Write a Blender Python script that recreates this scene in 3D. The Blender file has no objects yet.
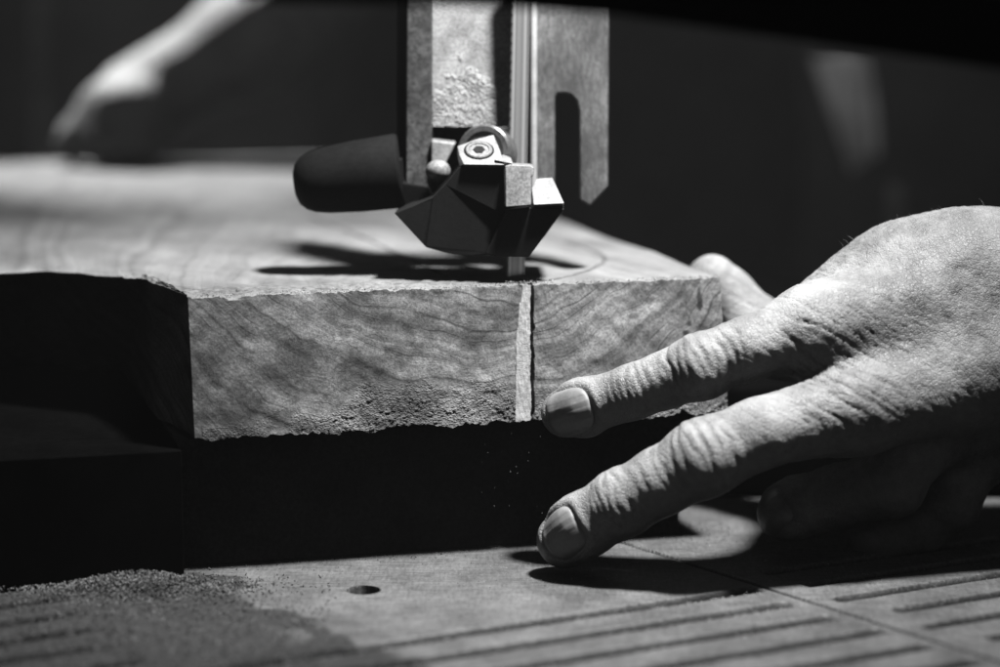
import bpy, bmesh, math, random
import numpy as np
from mathutils import Vector, Matrix
random.seed(7); rng = np.random.default_rng(7)
S = 0.001                                    # everything below is in millimetres
scene = bpy.context.scene
col = scene.collection

# ------------------------------------------------------------------ camera model (used to measure real positions)
PITCH, HCAM, FPX = math.radians(9.0), 156.0, 2361.0
CAM = np.array([0.0, 0.0, HCAM])
FW = np.array([0, math.cos(PITCH), -math.sin(PITCH)]); UP = np.array([0, math.sin(PITCH), math.cos(PITCH)]); RT = np.array([1.0, 0, 0])
def ray(px, py):
    return FW + (px - 500) / FPX * RT + (333.5 - py) / FPX * UP
def at_y(px, py, y):
    r = ray(px, py); return CAM + r * (y / r[1])
def at_z(px, py, z):
    r = ray(px, py); return CAM + r * ((z - HCAM) / r[2])

# ------------------------------------------------------------------ noise
def _hash(i, j, k, seed):
    n = (i.astype(np.int64) * 73856093) ^ (j.astype(np.int64) * 19349663) ^ (k.astype(np.int64) * 83492791) ^ (seed * 2654435761)
    n = (n ^ (n >> 13)) * 1274126177 & 0x7fffffff
    n = (n ^ (n >> 16)) * 668265263 & 0x7fffffff
    return (n & 0xffff) / 32767.5 - 1.0
def noise3(p, seed=0):
    p = np.asarray(p, float); f = np.floor(p); d = p - f; f = f.astype(np.int64); w = d * d * (3 - 2 * d); r = 0
    for a in (0, 1):
        for b in (0, 1):
            for c in (0, 1):
                h = _hash(f[..., 0] + a, f[..., 1] + b, f[..., 2] + c, seed)
                r = r + h * (w[..., 0] if a else 1 - w[..., 0]) * (w[..., 1] if b else 1 - w[..., 1]) * (w[..., 2] if c else 1 - w[..., 2])
    return r
def fbm(p, n=4, seed=0):
    r = 0; a = 1.0; p = np.asarray(p, float)
    for i in range(n):
        r = r + a * noise3(p, seed + i); p = p * 2.03 + 11.7; a *= .5
    return r
def sstep(a, b, x):
    t = np.clip((x - a) / (b - a), 0, 1); return t * t * (3 - 2 * t)

# ------------------------------------------------------------------ object helpers
def prop(o, label=None, cat=None, group=None, kind=None):
    if label: o['label'] = label
    if cat: o['category'] = cat
    if group: o['group'] = group
    if kind: o['kind'] = kind
    return o
def empty(name, loc, label, cat, group=None):
    o = bpy.data.objects.new(name, None); col.objects.link(o); o.location = Vector(loc) * S
    o.empty_display_size = .01
    return prop(o, label, cat, group)
def mesh_obj(name, verts, faces, mat, parent=None, smooth=False, bevel=0, origin=None, mats=None):
    """verts in world mm; the object's origin goes to its parent's base (or to origin)."""
    v = np.asarray(verts, float)
    if parent is not None:
        o0 = np.zeros(3); p = parent
        while p is not None: o0 = o0 + np.array(p.location) / S; p = p.parent
    else:
        o0 = np.array(origin if origin is not None else (0, 0, 0), float)
    me = bpy.data.meshes.new(name)
    me.from_pydata(((v - o0) * S).tolist(), [], [list(map(int, f)) for f in faces])
    me.update()
    bm = bmesh.new(); bm.from_mesh(me); bmesh.ops.recalc_face_normals(bm, faces=bm.faces); bm.to_mesh(me); bm.free()
    if smooth:
        me.polygons.foreach_set('use_smooth', [True] * len(me.polygons))
    me.materials.append(mat)
    o = bpy.data.objects.new(name, me); col.objects.link(o)
    if parent is not None: o.parent = parent
    else: o.location = Vector(o0) * S
    if bevel:
        b = o.modifiers.new('bevel', 'BEVEL'); b.width = bevel * S; b.segments = 3; b.limit_method = 'ANGLE'; b.angle_limit = math.radians(25)
        me.polygons.foreach_set('use_smooth', [True] * len(me.polygons))
        w = o.modifiers.new('wn', 'WEIGHTED_NORMAL'); w.keep_sharp = True
    return o
def prism(front, back):
    """two matching rings of points -> closed solid"""
    n = len(front); v = list(front) + list(back)
    f = [list(range(n)), list(range(2 * n - 1, n - 1, -1))]
    for i in range(n):
        j = (i + 1) % n; f.append([i, j, n + j, n + i])
    return v, f
def plate(pix, y0, y1, lean=0.0):
    """outline measured on the photo at depth y0, extruded straight back to depth y1"""
    a = [at_y(px, py, y0 + lean * (190 - py) / 3.8) for px, py in pix]
    b = [p + np.array([0, y1 - y0, 0]) for p in a]
    return prism(a, b)
def tube(path, radii, n=20, cap=True):
    path = [np.array(p, float) for p in path]; v = []; f = []
    for i, p in enumerate(path):
        t = path[min(i + 1, len(path) - 1)] - path[max(i - 1, 0)]; t /= np.linalg.norm(t)
        a = np.cross(t, [0, 0, 1.0] if abs(t[2]) < .9 else [1.0, 0, 0]); a /= np.linalg.norm(a); b = np.cross(t, a)
        for k in range(n):
            th = 2 * math.pi * k / n; v.append(p + radii[i] * (math.cos(th) * a + math.sin(th) * b))
    for i in range(len(path) - 1):
        for k in range(n):
            f.append([i * n + k, i * n + (k + 1) % n, (i + 1) * n + (k + 1) % n, (i + 1) * n + k])
    if cap: f += [list(range(n))[::-1], list(range((len(path) - 1) * n, len(path) * n))]
    return v, f

# ------------------------------------------------------------------ materials
class MB:
    def __init__(s, name, rough=.5, metal=0, spec=.5):
        s.m = bpy.data.materials.new(name); s.m.use_nodes = True; s.t = s.m.node_tree; s.N = s.t.nodes; s.L = s.t.links
        s.b = s.N['Principled BSDF']; s.b.inputs['Roughness'].default_value = rough; s.b.inputs['Metallic'].default_value = metal
        s.b.inputs['Specular IOR Level'].default_value = spec
        tc = s.N.new('ShaderNodeTexCoord'); mp = s.N.new('ShaderNodeMapping'); mp.inputs['Scale'].default_value = (1000, 1000, 1000)
        s.L.new(tc.outputs['Object'], mp.inputs['Vector']); s.co = mp.outputs[0]
    def put(s, key, val):
        if hasattr(val, 'links'): s.L.new(val, key)
        else: key.default_value = val
    def map(s, scale=(1, 1, 1), rot=(0, 0, 0), src=None):
        n = s.N.new('ShaderNodeMapping'); n.inputs['Scale'].default_value = scale; n.inputs['Rotation'].default_value = rot
        s.L.new(src or s.co, n.inputs['Vector']); return n.outputs[0]
    def noise(s, scale, detail=4, rough=.55, vec=None, dist=0):
        n = s.N.new('ShaderNodeTexNoise'); n.inputs['Scale'].default_value = scale; n.inputs['Detail'].default_value = detail
        n.inputs['Roughness'].default_value = rough; n.inputs['Distortion'].default_value = dist
        s.L.new(vec or s.co, n.inputs['Vector']); return n.outputs[0]
    def vor(s, scale, vec=None, feature='F1'):
        n = s.N.new('ShaderNodeTexVoronoi'); n.feature = feature; n.inputs['Scale'].default_value = scale
        s.L.new(vec or s.co, n.inputs['Vector']); return n.outputs['Distance']
    def math(s, op, a, b=0.0, c=None, clamp=False):
        n = s.N.new('ShaderNodeMath'); n.operation = op; n.use_clamp = clamp
        s.put(n.inputs[0], a); s.put(n.inputs[1], b)
        if c is not None: s.put(n.inputs[2], c)
        return n.outputs[0]
    def ramp(s, f, a, b, lo=0.0, hi=1.0):
        n = s.N.new('ShaderNodeMapRange'); n.interpolation_type = 'SMOOTHSTEP'
        s.put(n.inputs['Value'], f); n.inputs['From Min'].default_value = a; n.inputs['From Max'].default_value = b
        n.inputs['To Min'].default_value = lo; n.inputs['To Max'].default_value = hi; return n.outputs[0]
    def mix(s, f, a, b):
        n = s.N.new('ShaderNodeMix'); n.data_type = 'FLOAT'
        s.put(n.inputs[0], f); s.put(n.inputs[2], a); s.put(n.inputs[3], b); return n.outputs[0]
    def sep(s, vec=None):
        n = s.N.new('ShaderNodeSeparateXYZ'); s.L.new(vec or s.co, n.inputs[0]); return n.outputs
    def attr(s, name):
        n = s.N.new('ShaderNodeAttribute'); n.attribute_name = name; return n.outputs['Fac']
    def color(s, v):
        n = s.N.new('ShaderNodeCombineColor')
        for i in range(3): s.put(n.inputs[i], v)
        s.L.new(n.outputs[0], s.b.inputs['Base Color'])
    def rough(s, v): s.put(s.b.inputs['Roughness'], v)
    def bump(s, h, dist, strength=1.0, prev=None):
        n = s.N.new('ShaderNodeBump'); n.inputs['Strength'].default_value = strength; n.inputs['Distance'].default_value = dist * S
        s.L.new(h, n.inputs['Height'])
        if prev: s.L.new(prev, n.inputs['Normal'])
        s.L.new(n.outputs[0], s.b.inputs['Normal']); return n.outputs[0]

def grainy(name, lo, hi, rough=.5, metal=0, fine=1.4, bump=.05, spec=.5, big=.06, streak=None, con=.25):
    m = MB(name, rough, metal, spec)
    f = m.noise(fine, 5, .75); g = m.noise(big, 5, .65)
    v = m.ramp(g, .3, .7, lo, hi)
    v = m.math('MULTIPLY', v, m.ramp(f, .36, .64, 1 - con, 1 + con))
    if streak:
        q = m.noise(1.0, 5, .65, m.map(streak)); v = m.math('MULTIPLY', v, m.ramp(q, .36, .64, .62, 1.3))
    m.color(v)
    if bump: m.bump(f, bump)
    return m.m

def make_wood():
    m = MB('wood', .62, 0, .3)
    x, y, z = m.sep()
    warp = m.noise(.025, 3, .5, m.map((1, .25, 1)))
    warp2 = m.noise(.16, 3, .5, m.map((1, .12, 1)))
    du = m.math('SUBTRACT', x, 75.0)
    dz = m.math('SUBTRACT', m.math('ADD', 61.0, m.math('MULTIPLY', y, .16)), z)
    r = m.math('SQRT', m.math('ADD', m.math('MULTIPLY', du, du), m.math('MULTIPLY', dz, dz)))
    r = m.math('ADD', r, m.math('ADD', m.math('MULTIPLY', warp, 20.0), m.math('MULTIPLY', warp2, 1.0)))
    cr = m.N.new('ShaderNodeCombineXYZ'); m.L.new(r, cr.inputs[0])
    bands = m.noise(.20, 6, .66, cr.outputs[0])
    fine_r = m.noise(.75, 4, .7, cr.outputs[0])
    n1 = m.noise(.13, 2, .5, cr.outputs[0]); fr = m.math('FRACT', m.math('ADD', m.math('MULTIPLY', r, .24), m.math('MULTIPLY', n1, 4.0)))
    line = m.ramp(m.math('ABSOLUTE', m.math('SUBTRACT', fr, .5)), .40, .5, 0, 1)
    line = m.math('MULTIPLY', line, m.ramp(m.noise(.07, 3, .6), .36, .6, .1, 1))
    th = m.math('ARCTAN2', du, dz); cv = m.N.new('ShaderNodeCombineXYZ')
    m.L.new(m.math('MULTIPLY', th, 34.0), cv.inputs[0]); m.L.new(m.math('MULTIPLY', r, .10), cv.inputs[1]); m.L.new(m.math('MULTIPLY', y, .2), cv.inputs[2])
    fib = m.noise(1.0, 6, .75, cv.outputs[0]); pore = m.noise(1.5, 4, .8); blot = m.noise(.05, 5, .65, m.map((1, .5, 1.3)))
    v = m.ramp(bands, .36, .64, .12, .27)
    v = m.math('MULTIPLY', v, m.ramp(fine_r, .35, .65, .82, 1.15))
    v = m.math('MULTIPLY', v, m.ramp(blot, .36, .64, .40, 1.2))
    v = m.math('MULTIPLY', v, m.math('SUBTRACT', 1.0, m.math('MULTIPLY', line, .72)))
    v = m.math('MULTIPLY', v, m.ramp(fib, .34, .66, .84, 1.14))
    v = m.math('MULTIPLY', v, m.ramp(m.math('ADD', x, m.math('MULTIPLY', m.noise(.06, 4, .6), 60.0)), 20, 95, .55, 1.08))  # shading gradient painted in: face darkens towards its left end
    v = m.math('MULTIPLY', v, m.ramp(pore, .36, .62, .62, 1.2))
    # top face: weathered and lighter, with dark streaks near the front edge
    geo = m.N.new('ShaderNodeNewGeometry'); tcn = m.N.new('ShaderNodeTexCoord')
    nz = m.sep(tcn.outputs['Normal'])[2]
    top = m.ramp(nz, .6, .9, 0, 1)
    edge_band = m.ramp(m.noise(1, 6, .75, m.map((.25, .8, .2))), .40, .62, 1, .33)
    nearf = m.math('MULTIPLY', m.math('MULTIPLY', m.ramp(y, .5, 3, 0, 1), m.ramp(y, 10, 34, 1, 0)), m.ramp(x, 60, 92, 1, 0))
    nearf = m.math('MULTIPLY', nearf, m.ramp(m.noise(.09, 3, .6, m.map((.4, 1, 1))), .3, .6, .3, 1))
    tv = m.math('MULTIPLY', m.ramp(bands, .25, .75, .18, .29), m.ramp(m.noise(.03, 5, .65, m.map((1, .5, 1))), .3, .7, .62, 1.2))
    tv = m.math('MULTIPLY', tv, m.mix(m.math('MULTIPLY', line, .9), 1.0, .72))
    tv = m.math('MULTIPLY', tv, m.mix(nearf, 1.0, edge_band))
    v = m.mix(top, v, tv)
    v = m.mix(m.attr('kerf_pale'), v, m.ramp(m.noise(1.2, 5, .7, m.map((3, 1, .12))), .3, .7, .28, .52))  # paler band beside the saw slit
    v = m.mix(m.attr('knot'), v, .03)
    m.color(v)
    nb = m.bump(fib, .25, .9)
    nb = m.bump(fine_r, .14, .8, nb)
    nb = m.bump(pore, .22, .9, nb)
    vc = m.ramp(m.vor(1.35, m.map((1, 1, 1.5), (0, .5, 0))), .1, .6, 1, 0)
    m.bump(m.math('MULTIPLY', m.math('ADD', vc, m.math('MULTIPLY', m.noise(2.6, 3, .7), .8)), m.attr('chip')), .42, 1.0, nb)
    return m.m

def make_table():
    m = MB('table_iron', .5, 0, .5)
    br = m.noise(1.0, 6, .7, m.map((.10, 1.4, 1), (0, 0, math.radians(-19))))
    br2 = m.noise(1.0, 6, .7, m.map((1.2, .16, 1), (0, 0, math.radians(-19))))
    blot = m.noise(.05, 5, .65); sp = m.noise(1.3, 4, .8)
    v = m.ramp(m.math('ADD', m.math('MULTIPLY', br, .62), m.math('MULTIPLY', br2, .38)), .38, .62, .08, .165)
    v = m.math('MULTIPLY', v, m.ramp(blot, .3, .7, .72, 1.15))
    v = m.math('MULTIPLY', v, m.ramp(sp, .3, .7, .78, 1.2))
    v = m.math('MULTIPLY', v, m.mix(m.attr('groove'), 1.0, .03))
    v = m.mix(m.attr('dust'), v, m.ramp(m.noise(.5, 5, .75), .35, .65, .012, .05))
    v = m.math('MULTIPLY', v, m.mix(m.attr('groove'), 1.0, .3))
    m.color(v); m.rough(m.mix(m.math('MAXIMUM', m.attr('dust'), m.attr('groove')), m.ramp(blot, .3, .7, .42, .62), 1.0))
    m.L.new(m.mix(m.math('MAXIMUM', m.attr('dust'), m.attr('groove')), .4, .03), m.b.inputs['Specular IOR Level'])
    nb = m.bump(br, .05, .8); m.bump(sp, .06, .8, nb)
    return m.m

def make_skin():
    m = MB('skin', .47, 0, .42)
    # fine diamond creases of skin
    w = m.noise(.35, 3, .5)
    vo = m.vor(.85, m.map((1, 1, 1.0)), 'DISTANCE_TO_EDGE'); vo2 = m.vor(1.9, None, 'DISTANCE_TO_EDGE')
    cells = m.math('ADD', m.ramp(vo, 0, .16, 0, 1), m.math('MULTIPLY', m.ramp(vo2, 0, .2, 0, 1), .6))
    blot = m.noise(.09, 5, .6); fine = m.noise(2.4, 4, .7)
    v = m.ramp(blot, .3, .7, .22, .37)
    v = m.math('MULTIPLY', v, m.ramp(m.noise(.4, 4, .65), .3, .7, .88, 1.1))
    v = m.math('MULTIPLY', v, m.ramp(fine, .3, .7, .93, 1.06))
    # blurred dark vein areas and deeper tone in the creases
    v = m.math('MULTIPLY', v, m.mix(m.attr('vein'), 1.0, .5))
    v = m.math('MULTIPLY', v, m.mix(m.attr('tan'), 1.0, .62))  # darkens the back of the hand to imitate shade there
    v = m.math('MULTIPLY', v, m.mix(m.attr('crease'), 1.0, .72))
    m.color(v)
    m.b.inputs['Subsurface Weight'].default_value = .12
    m.b.inputs['Subsurface Radius'].default_value = (1, 1, 1); m.b.inputs['Subsurface Scale'].default_value = .0012
    m.rough(m.ramp(blot, .3, .7, .4, .56))
    nb = m.bump(cells, .11, .8); m.bump(fine, .06, .7, nb)
    return m.m

M_WOOD, M_TABLE, M_SKIN = make_wood(), make_table(), make_skin()
M_BLACK = grainy('near_black', .004, .007, .7, 0, .9, .04, .25)  # near-black; puts the shade on the guide block into its colour
M_BLACK0 = grainy('matte_black', .001, .002, 1.0, 0, .9, .02, .02)
M_UNDER = grainy('under_shade', .05, .09, 1.0, 0, .9, .04, .1)  # colour of the added block under the slab
M_DARK = grainy('dark_plastic', .004, .007, .8, 0, .8, .03, .12)
M_STEEL = grainy('cast_steel', .04, .14, .5, 0, 2.1, .16, .5, .05, (1.2, 1.2, .25), con=.4)
M_WEB = grainy('dusty_steel', .15, .36, .6, 0, 2.0, .2, .4, .08, con=.45)
M_CAKE = grainy('packed_dust', .26, .42, .9, 0, 2.2, .2, .1, .1, con=.5)
M_FLANGE = grainy('dull_steel', .018, .06, .55, 0, .8, .08, .4, .16, con=.6)
M_BRIGHT = grainy('machined_steel', .19, .29, .42, .0, 1.0, .03, .6, .15)
M_INSERT = grainy('guide_insert', .15, .25, .45, .0, 1.2, .06, .5, .15, con=.3)
def make_blade():
    m = MB('blade_steel', .34, .5, .5)
    cx = m.N.new('ShaderNodeCombineXYZ'); m.L.new(m.sep()[0], cx.inputs[0])
    q = m.noise(.9, 3, .6, cx.outputs[0]); v = m.ramp(q, .34, .66, .08, .62); m.color(v); return m.m  # reflection streaks along the blade are painted into the base colour
M_BLADE = make_blade()
M_LIP = grainy('pale_edge', .3, .46, .4, 0, 2.0, .03, .6, .1, con=.12)
M_BEARING = grainy('bearing_steel', .12, .2, .34, .6, .8, .01, .5, .1)
M_NAIL = grainy('nail', .21, .29, .5, 0, .9, .03, .5, .2, con=.08)
M_SHIRT = grainy('shirt_cloth', .08, .14, .9, 0, 1.2, .2, .1, .02)
M_SAW = grainy('sawdust_grain', .16, .5, .85, 0, .9, .05, .1, .1)
M_SAWD = grainy('sawdust_dark', .05, .2, .9, 0, .9, .05, .1, .1)
M_WALL = grainy('back_wall', .12, .2, .9, 0, .01, 0, .1, .002)
M_POST = grainy('post_paint', .3, .5, .6, 0, .05, 0, .3, .01)
M_PENCIL = grainy('pencil', .05, .16, .8, 0, .5, 0, .2, .1)
M_CLOTH = grainy('added_cloth_grey', .10, .18, .95, 0, .05, 0, .1, .02)
M_HAIR = grainy('hair', .25, .35, .5, 0, 1, 0, .3)

# ------------------------------------------------------------------ the slab: local frame u (along the sawn face), w (depth), z
ZT, ZB = 71.0, 35.8
LEAN = math.tan(math.radians(12.0))          # the sawn face leans back a little
A = at_z(188, 298, ZT); B = at_z(720, 278, ZT)
UL = float(np.linalg.norm((B - A)[:2])); YAW = math.atan2(B[1] - A[1], B[0] - A[0])
EU = np.array([math.cos(YAW), math.sin(YAW), 0]); EW = np.array([-math.sin(YAW), math.cos(YAW), 0])
def loc_uw(p): d = p - A; return float(d @ EU), float(d @ EW)
def slab_pt(u, w, z): return A + u * EU + w * EW + np.array([0, 0, z - ZT])
def face_px(px, py):
    """u, z of the sawn face under a pixel"""
    r = ray(px, py); n = -EW; t = ((A - CAM) @ n) / (r @ n); p = CAM + t * r
    return float((p - A) @ EU), float(p[2])

edge = [loc_uw(at_z(px, py, ZT)) for px, py in [(188, 298), (180, 293), (163, 285), (145, 279), (120, 277), (100, 275.5), (70, 273), (40, 271), (0, 274)]]
eu = np.array([e[0] for e in edge]); ew = np.array([e[1] for e in edge])
ku_t = face_px(530.5, 288)[0]; ku_b = face_px(523, 420)[0]     # the slit of the saw cut, top and bottom
W_BACK = 425.0
def top_z(u, w, ww):
    P = np.stack([u, ww, u * 0], -1)
    z = ZT + .12 * fbm(P * np.array([.3, .3, 1]), 4, 90) * sstep(0, 2, w) + .5 * fbm(P * .02, 2, 95) * sstep(10, 60, w)
    return z + .55 * np.clip(fbm(P * np.array([.5, .9, 1]), 4, 99), -.6, 1) * sstep(0, 2, w) * sstep(26, 6, w) * sstep(88, 60, u)
def build_slab():
    us = np.unique(np.round(np.concatenate([np.arange(-190, -12, 4.0), np.arange(-12, 3, .3), np.arange(3, UL, .36), np.arange(ku_t - 7, ku_t + 4, .12), [UL]]), 3))
    us = us[np.concatenate([[True], np.diff(us) > .05])]
    zs = np.concatenate([np.arange(ZB, ZT - 1, .36), np.arange(ZT - 1, ZT, .25), [ZT]])
    ws = np.concatenate([np.arange(.3, 14, .45), np.arange(14, 40, 1.2), np.geomspace(41, W_BACK, 26)])
    nu = len(us); order = np.argsort(eu)
    w0 = np.where(us >= 0, 0.0, np.interp(us, eu[order], ew[order]))
    w0 = np.where(us < eu.min(), ew[-1] + (eu.min() - us) * .05, w0)
    rows = []; kerf_pale = []; knot = []; chip = []
    U = us.copy()
    # hairline saw ripple and chips
    def ragged(u, seed, amp=1.0): return amp * (fbm(np.stack([u * .22, u * 0, u * 0], -1), 4, seed))
    zbot = ZB + .9 * ragged(us, 3) + .35 * ragged(us * 5, 5)
    k_w = face_px(513, 420)[0]
    lip = .28 * ragged(us * 3, 9) + .12 * ragged(us * 9, 10)
    tear = np.where((us > 8) & (us < 20), -1.1 * np.exp(-((us - 12) / 2.2) ** 2) , 0)    # splinter hanging from the top edge
    for z in zs:
        t = (ZT - z) / (ZT - ZB)
        shear = (ku_b - ku_t) * t * np.exp(-((us - ku_t) / 22.0) ** 2)
        u = us + shear
        s = us - ku_t                                        # distance from the slit
        d = np.zeros(nu)
        P = np.stack([u, u * 0, np.full(nu, z)], -1)
        d += .16 * fbm(P * .35, 4, 20)
        chipmask = sstep(.66, .90, t + .16 * fbm(P * .09, 4, 31) + .0022 * np.minimum(us - 85, 20))
        Pr = np.stack([u * .8 + z * .6, u * 0, z * .8 - u * .6], -1)
        ch = noise3(Pr * np.array([1.5, 1, 1.8]), 40) + .7 * noise3(Pr * 2.6, 41) + .5 * noise3(P * .4, 43)
        fl = sstep(.05, .22, ch) * (.5 + .5 * noise3(Pr * .45, 44)) + .6 * sstep(.3, .4, ch)
        d -= chipmask * (fl * .22 + .12 * noise3(Pr * 2.2, 45)) * (us > 2)
        wd = 3.95 - 1.0 * np.exp(-((t - 0.05) / .22) ** 2) + .10 * fbm(np.stack([us * 0 + z * .3, us * 0, us * 0], -1), 3, 51) + .5 * t - .25 + .45 * (t > .13) - .3
        strip = sstep(-wd - .15, -wd + .1, s) * sstep(.35, .1, s)
        slit = sstep(-.05, .12, s + .18 * fbm(np.stack([us * 0 + z * .8, us * 0, us * 0], -1), 3, 52)) * sstep(.95, .75, s + .35 * fbm(np.stack([us * 0 + z * .7, us * 0, us * 0], -1), 3, 53))
        d = d * (1 - strip) + strip * (-.25 + .1 * fbm(P * np.array([1.5, 1, .6]), 3, 60))
        d = d + slit * 9 - np.where(us >= -5.5, (ZT - z) * LEAN, 0)
        left = us < -5.5
        d = d + np.where(left, (ZT - z) * 1.7, np.where(us < 0, .8 * fbm(P * .2, 3, 70), 0))
        zz = np.full(nu, z)
        if z == zs[0]: zz = zbot.copy()
        fade = sstep(0, 3.0, z - ZB)
        zz = np.where(z < ZB + 3, zbot + (z - ZB) * (ZB + 3 - zbot) / 3.0, zz)
        if z >= ZT - 1.01: zz = zz + lip * (z - (ZT - 1)) + tear * (z - (ZT - 1)) * .9
        rows.append(np.stack([u, w0 + d, zz], -1)); kerf_pale.append(strip); chip.append(chipmask * (1 - strip) * (us > 2)) 
        kn = np.zeros(nu)
        for (px, py, ru, rz) in [(681.5, 331, .9, .8), (686, 322.5, .8, .8), (698, 300, .9, 3.0), (648, 300, 1.2, .9), (632, 315, 1.6, .7)]:
            kuu, kz = face_px(px, py)
            q = ((u - kuu) / ru) ** 2 + ((z - kz) / rz) ** 2
            kn = np.maximum(kn, sstep(1.25, .7, q + .5 * noise3(P * 1.3, 80)) * (1.0 if ru < 1 else .55))
        knot.append(kn)
    for w in ws:
        tt = w / W_BACK
        ww = w0 + (W_BACK - w0) * tt
        P = np.stack([us, ww, us * 0], -1)
        s = us - ku_t
        cut = sstep(-.1, .1, s) * sstep(.95, .75, s) * (ww < 12)
        zz = top_z(us, w, ww) + (lip + tear * .9) * sstep(2.2, 0, w)
        zz -= cut * 9
        rows.append(np.stack([us, ww, zz], -1)); kerf_pale.append(np.zeros(nu)); knot.append(np.zeros(nu)); chip.append(np.zeros(nu))
    rows.append(np.stack([us, np.full(nu, W_BACK), np.full(nu, ZB)], -1)); kerf_pale.append(np.zeros(nu)); knot.append(np.zeros(nu)); chip.append(np.zeros(nu))
    V = np.concatenate(rows); nr = len(rows); F = []
    for i in range(nr):
        i2 = (i + 1) % nr
        a = i * nu + np.arange(nu - 1); b = i2 * nu + np.arange(nu - 1)
        F += np.stack([a, a + 1, b + 1, b], -1).tolist()
    F.append([i * nu + nu - 1 for i in range(nr)]); F.append([i * nu for i in range(nr)][::-1])
    V = V - np.array([0, 0, ZT])
    me = bpy.data.meshes.new('wood_slab'); me.from_pydata((V * S).tolist(), [], F); me.update()
    bm = bmesh.new(); bm.from_mesh(me); bmesh.ops.recalc_face_normals(bm, faces=bm.faces); bm.to_mesh(me); bm.free()
    for nm, arr in (('kerf_pale', kerf_pale), ('knot', knot), ('chip', chip)):
        at = me.attributes.new(nm, 'FLOAT', 'POINT'); at.data.foreach_set('value', np.concatenate(arr).astype(np.float32))
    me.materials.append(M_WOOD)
    o = bpy.data.objects.new('wood_slab', me); col.objects.link(o)
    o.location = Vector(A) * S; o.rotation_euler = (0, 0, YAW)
    me.polygons.foreach_set('use_smooth', [True] * len(me.polygons)); me.set_sharp_from_angle(angle=math.radians(40))
    for pix in ([(305, 214), (335, 226), (370, 241), (405, 257), (432, 270), (447, 277)], [(548, 281), (570, 276), (590, 270), (602, 264.5), (606, 259.5), (600, 254), (586, 248), (566, 241)]):
        pp = np.array([at_z(a, b, ZT)[:3] for a, b in pix]); tt = np.linspace(0, len(pp) - 1, 120)
        uw = np.array([loc_uw(p) for p in pp]); q = np.stack([np.interp(tt, np.arange(len(pp)), uw[:, k]) for k in (0, 1)], -1)
        for _ in range(30): q[1:-1] = (q[:-2] + q[1:-1] * 2 + q[2:]) / 4
        tg = np.gradient(q, axis=0); tg /= np.linalg.norm(tg, axis=1)[:, None]; nn_ = np.stack([-tg[:, 1], tg[:, 0]], -1)
        hw = (.55 + .2 * np.sin(tt * 5))[:, None]; Lq, Rq = q + nn_ * hw, q - nn_ * hw
        zq = top_z(q[:, 0], q[:, 1], q[:, 1]) - ZT; n_ = len(q); Vp = []
        for e, dz_ in ((Lq, .16), (Rq, .16), (Rq, -.5), (Lq, -.5)): Vp += [[a, b, c + dz_] for (a, b), c in zip(e, zq)]
        Fp = [[k * n_ + i, k * n_ + i + 1, ((k + 1) % 4) * n_ + i + 1, ((k + 1) % 4) * n_ + i] for k in range(4) for i in range(n_ - 1)] + [[0, n_, 2 * n_, 3 * n_], [n_ - 1, 4 * n_ - 1, 3 * n_ - 1, 2 * n_ - 1]]
        mp_ = bpy.data.meshes.new('pencil_line'); mp_.from_pydata((np.array(Vp) * S).tolist(), [], Fp); mp_.materials.append(M_PENCIL)
        po = bpy.data.objects.new('pencil_line', mp_); col.objects.link(po); po.parent = o
    return prop(o, 'thick wood slab with rough sawn end face being cut by the blade', 'wood slab')
build_slab()

# dark block the slab is raised on, added to fill the shade below
v, f = prism([slab_pt(u, w, 0.3) for u, w in [(-3, 3), (134, 3), (134, 300), (-3, 300)]], [slab_pt(u, w, ZB - 2.2) for u, w in [(-3, 3), (134, 3), (134, 300), (-3, 300)]])
o = mesh_obj('under_shade_block', v, f, M_UNDER, origin=slab_pt(0, 60, 0))
prop(o, 'added dark block filling the deep shade underneath the wood slab', 'shade block')
v, f = prism([slab_pt(u, w, 0.3) for u, w in [(-190, -6), (-3.2, -6), (-3.2, 300), (-190, 300)]], [slab_pt(u, w, ZB - 3) for u, w in [(-190, -6), (-3.2, -6), (-3.2, 300), (-190, 300)]])
o = mesh_obj('left_shade_block', v, f, M_BLACK0, origin=slab_pt(-120, 30, 0), bevel=.4)  # added black block standing in for the unlit hollow at the left
prop(o, 'added matte black block standing in for shade below the hollowed end of the slab', 'left shade block')

v, f = prism([np.array(p, float) for p in [(39, 676, .3), (300, 676, .3), (300, 704, .3), (39, 704, .3)]], [np.array(p, float) for p in [(39, 676, 33), (300, 676, 33), (300, 704, 33), (39, 704, 33)]])
o = mesh_obj('rear_shade_block', v, f, M_BLACK0, origin=(173, 690, 0), bevel=1.5)  # added black bar, covers lit table where the view should be dark
prop(o, 'added low matte black bar standing in for shade on the table behind the hand', 'rear shade bar')

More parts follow.
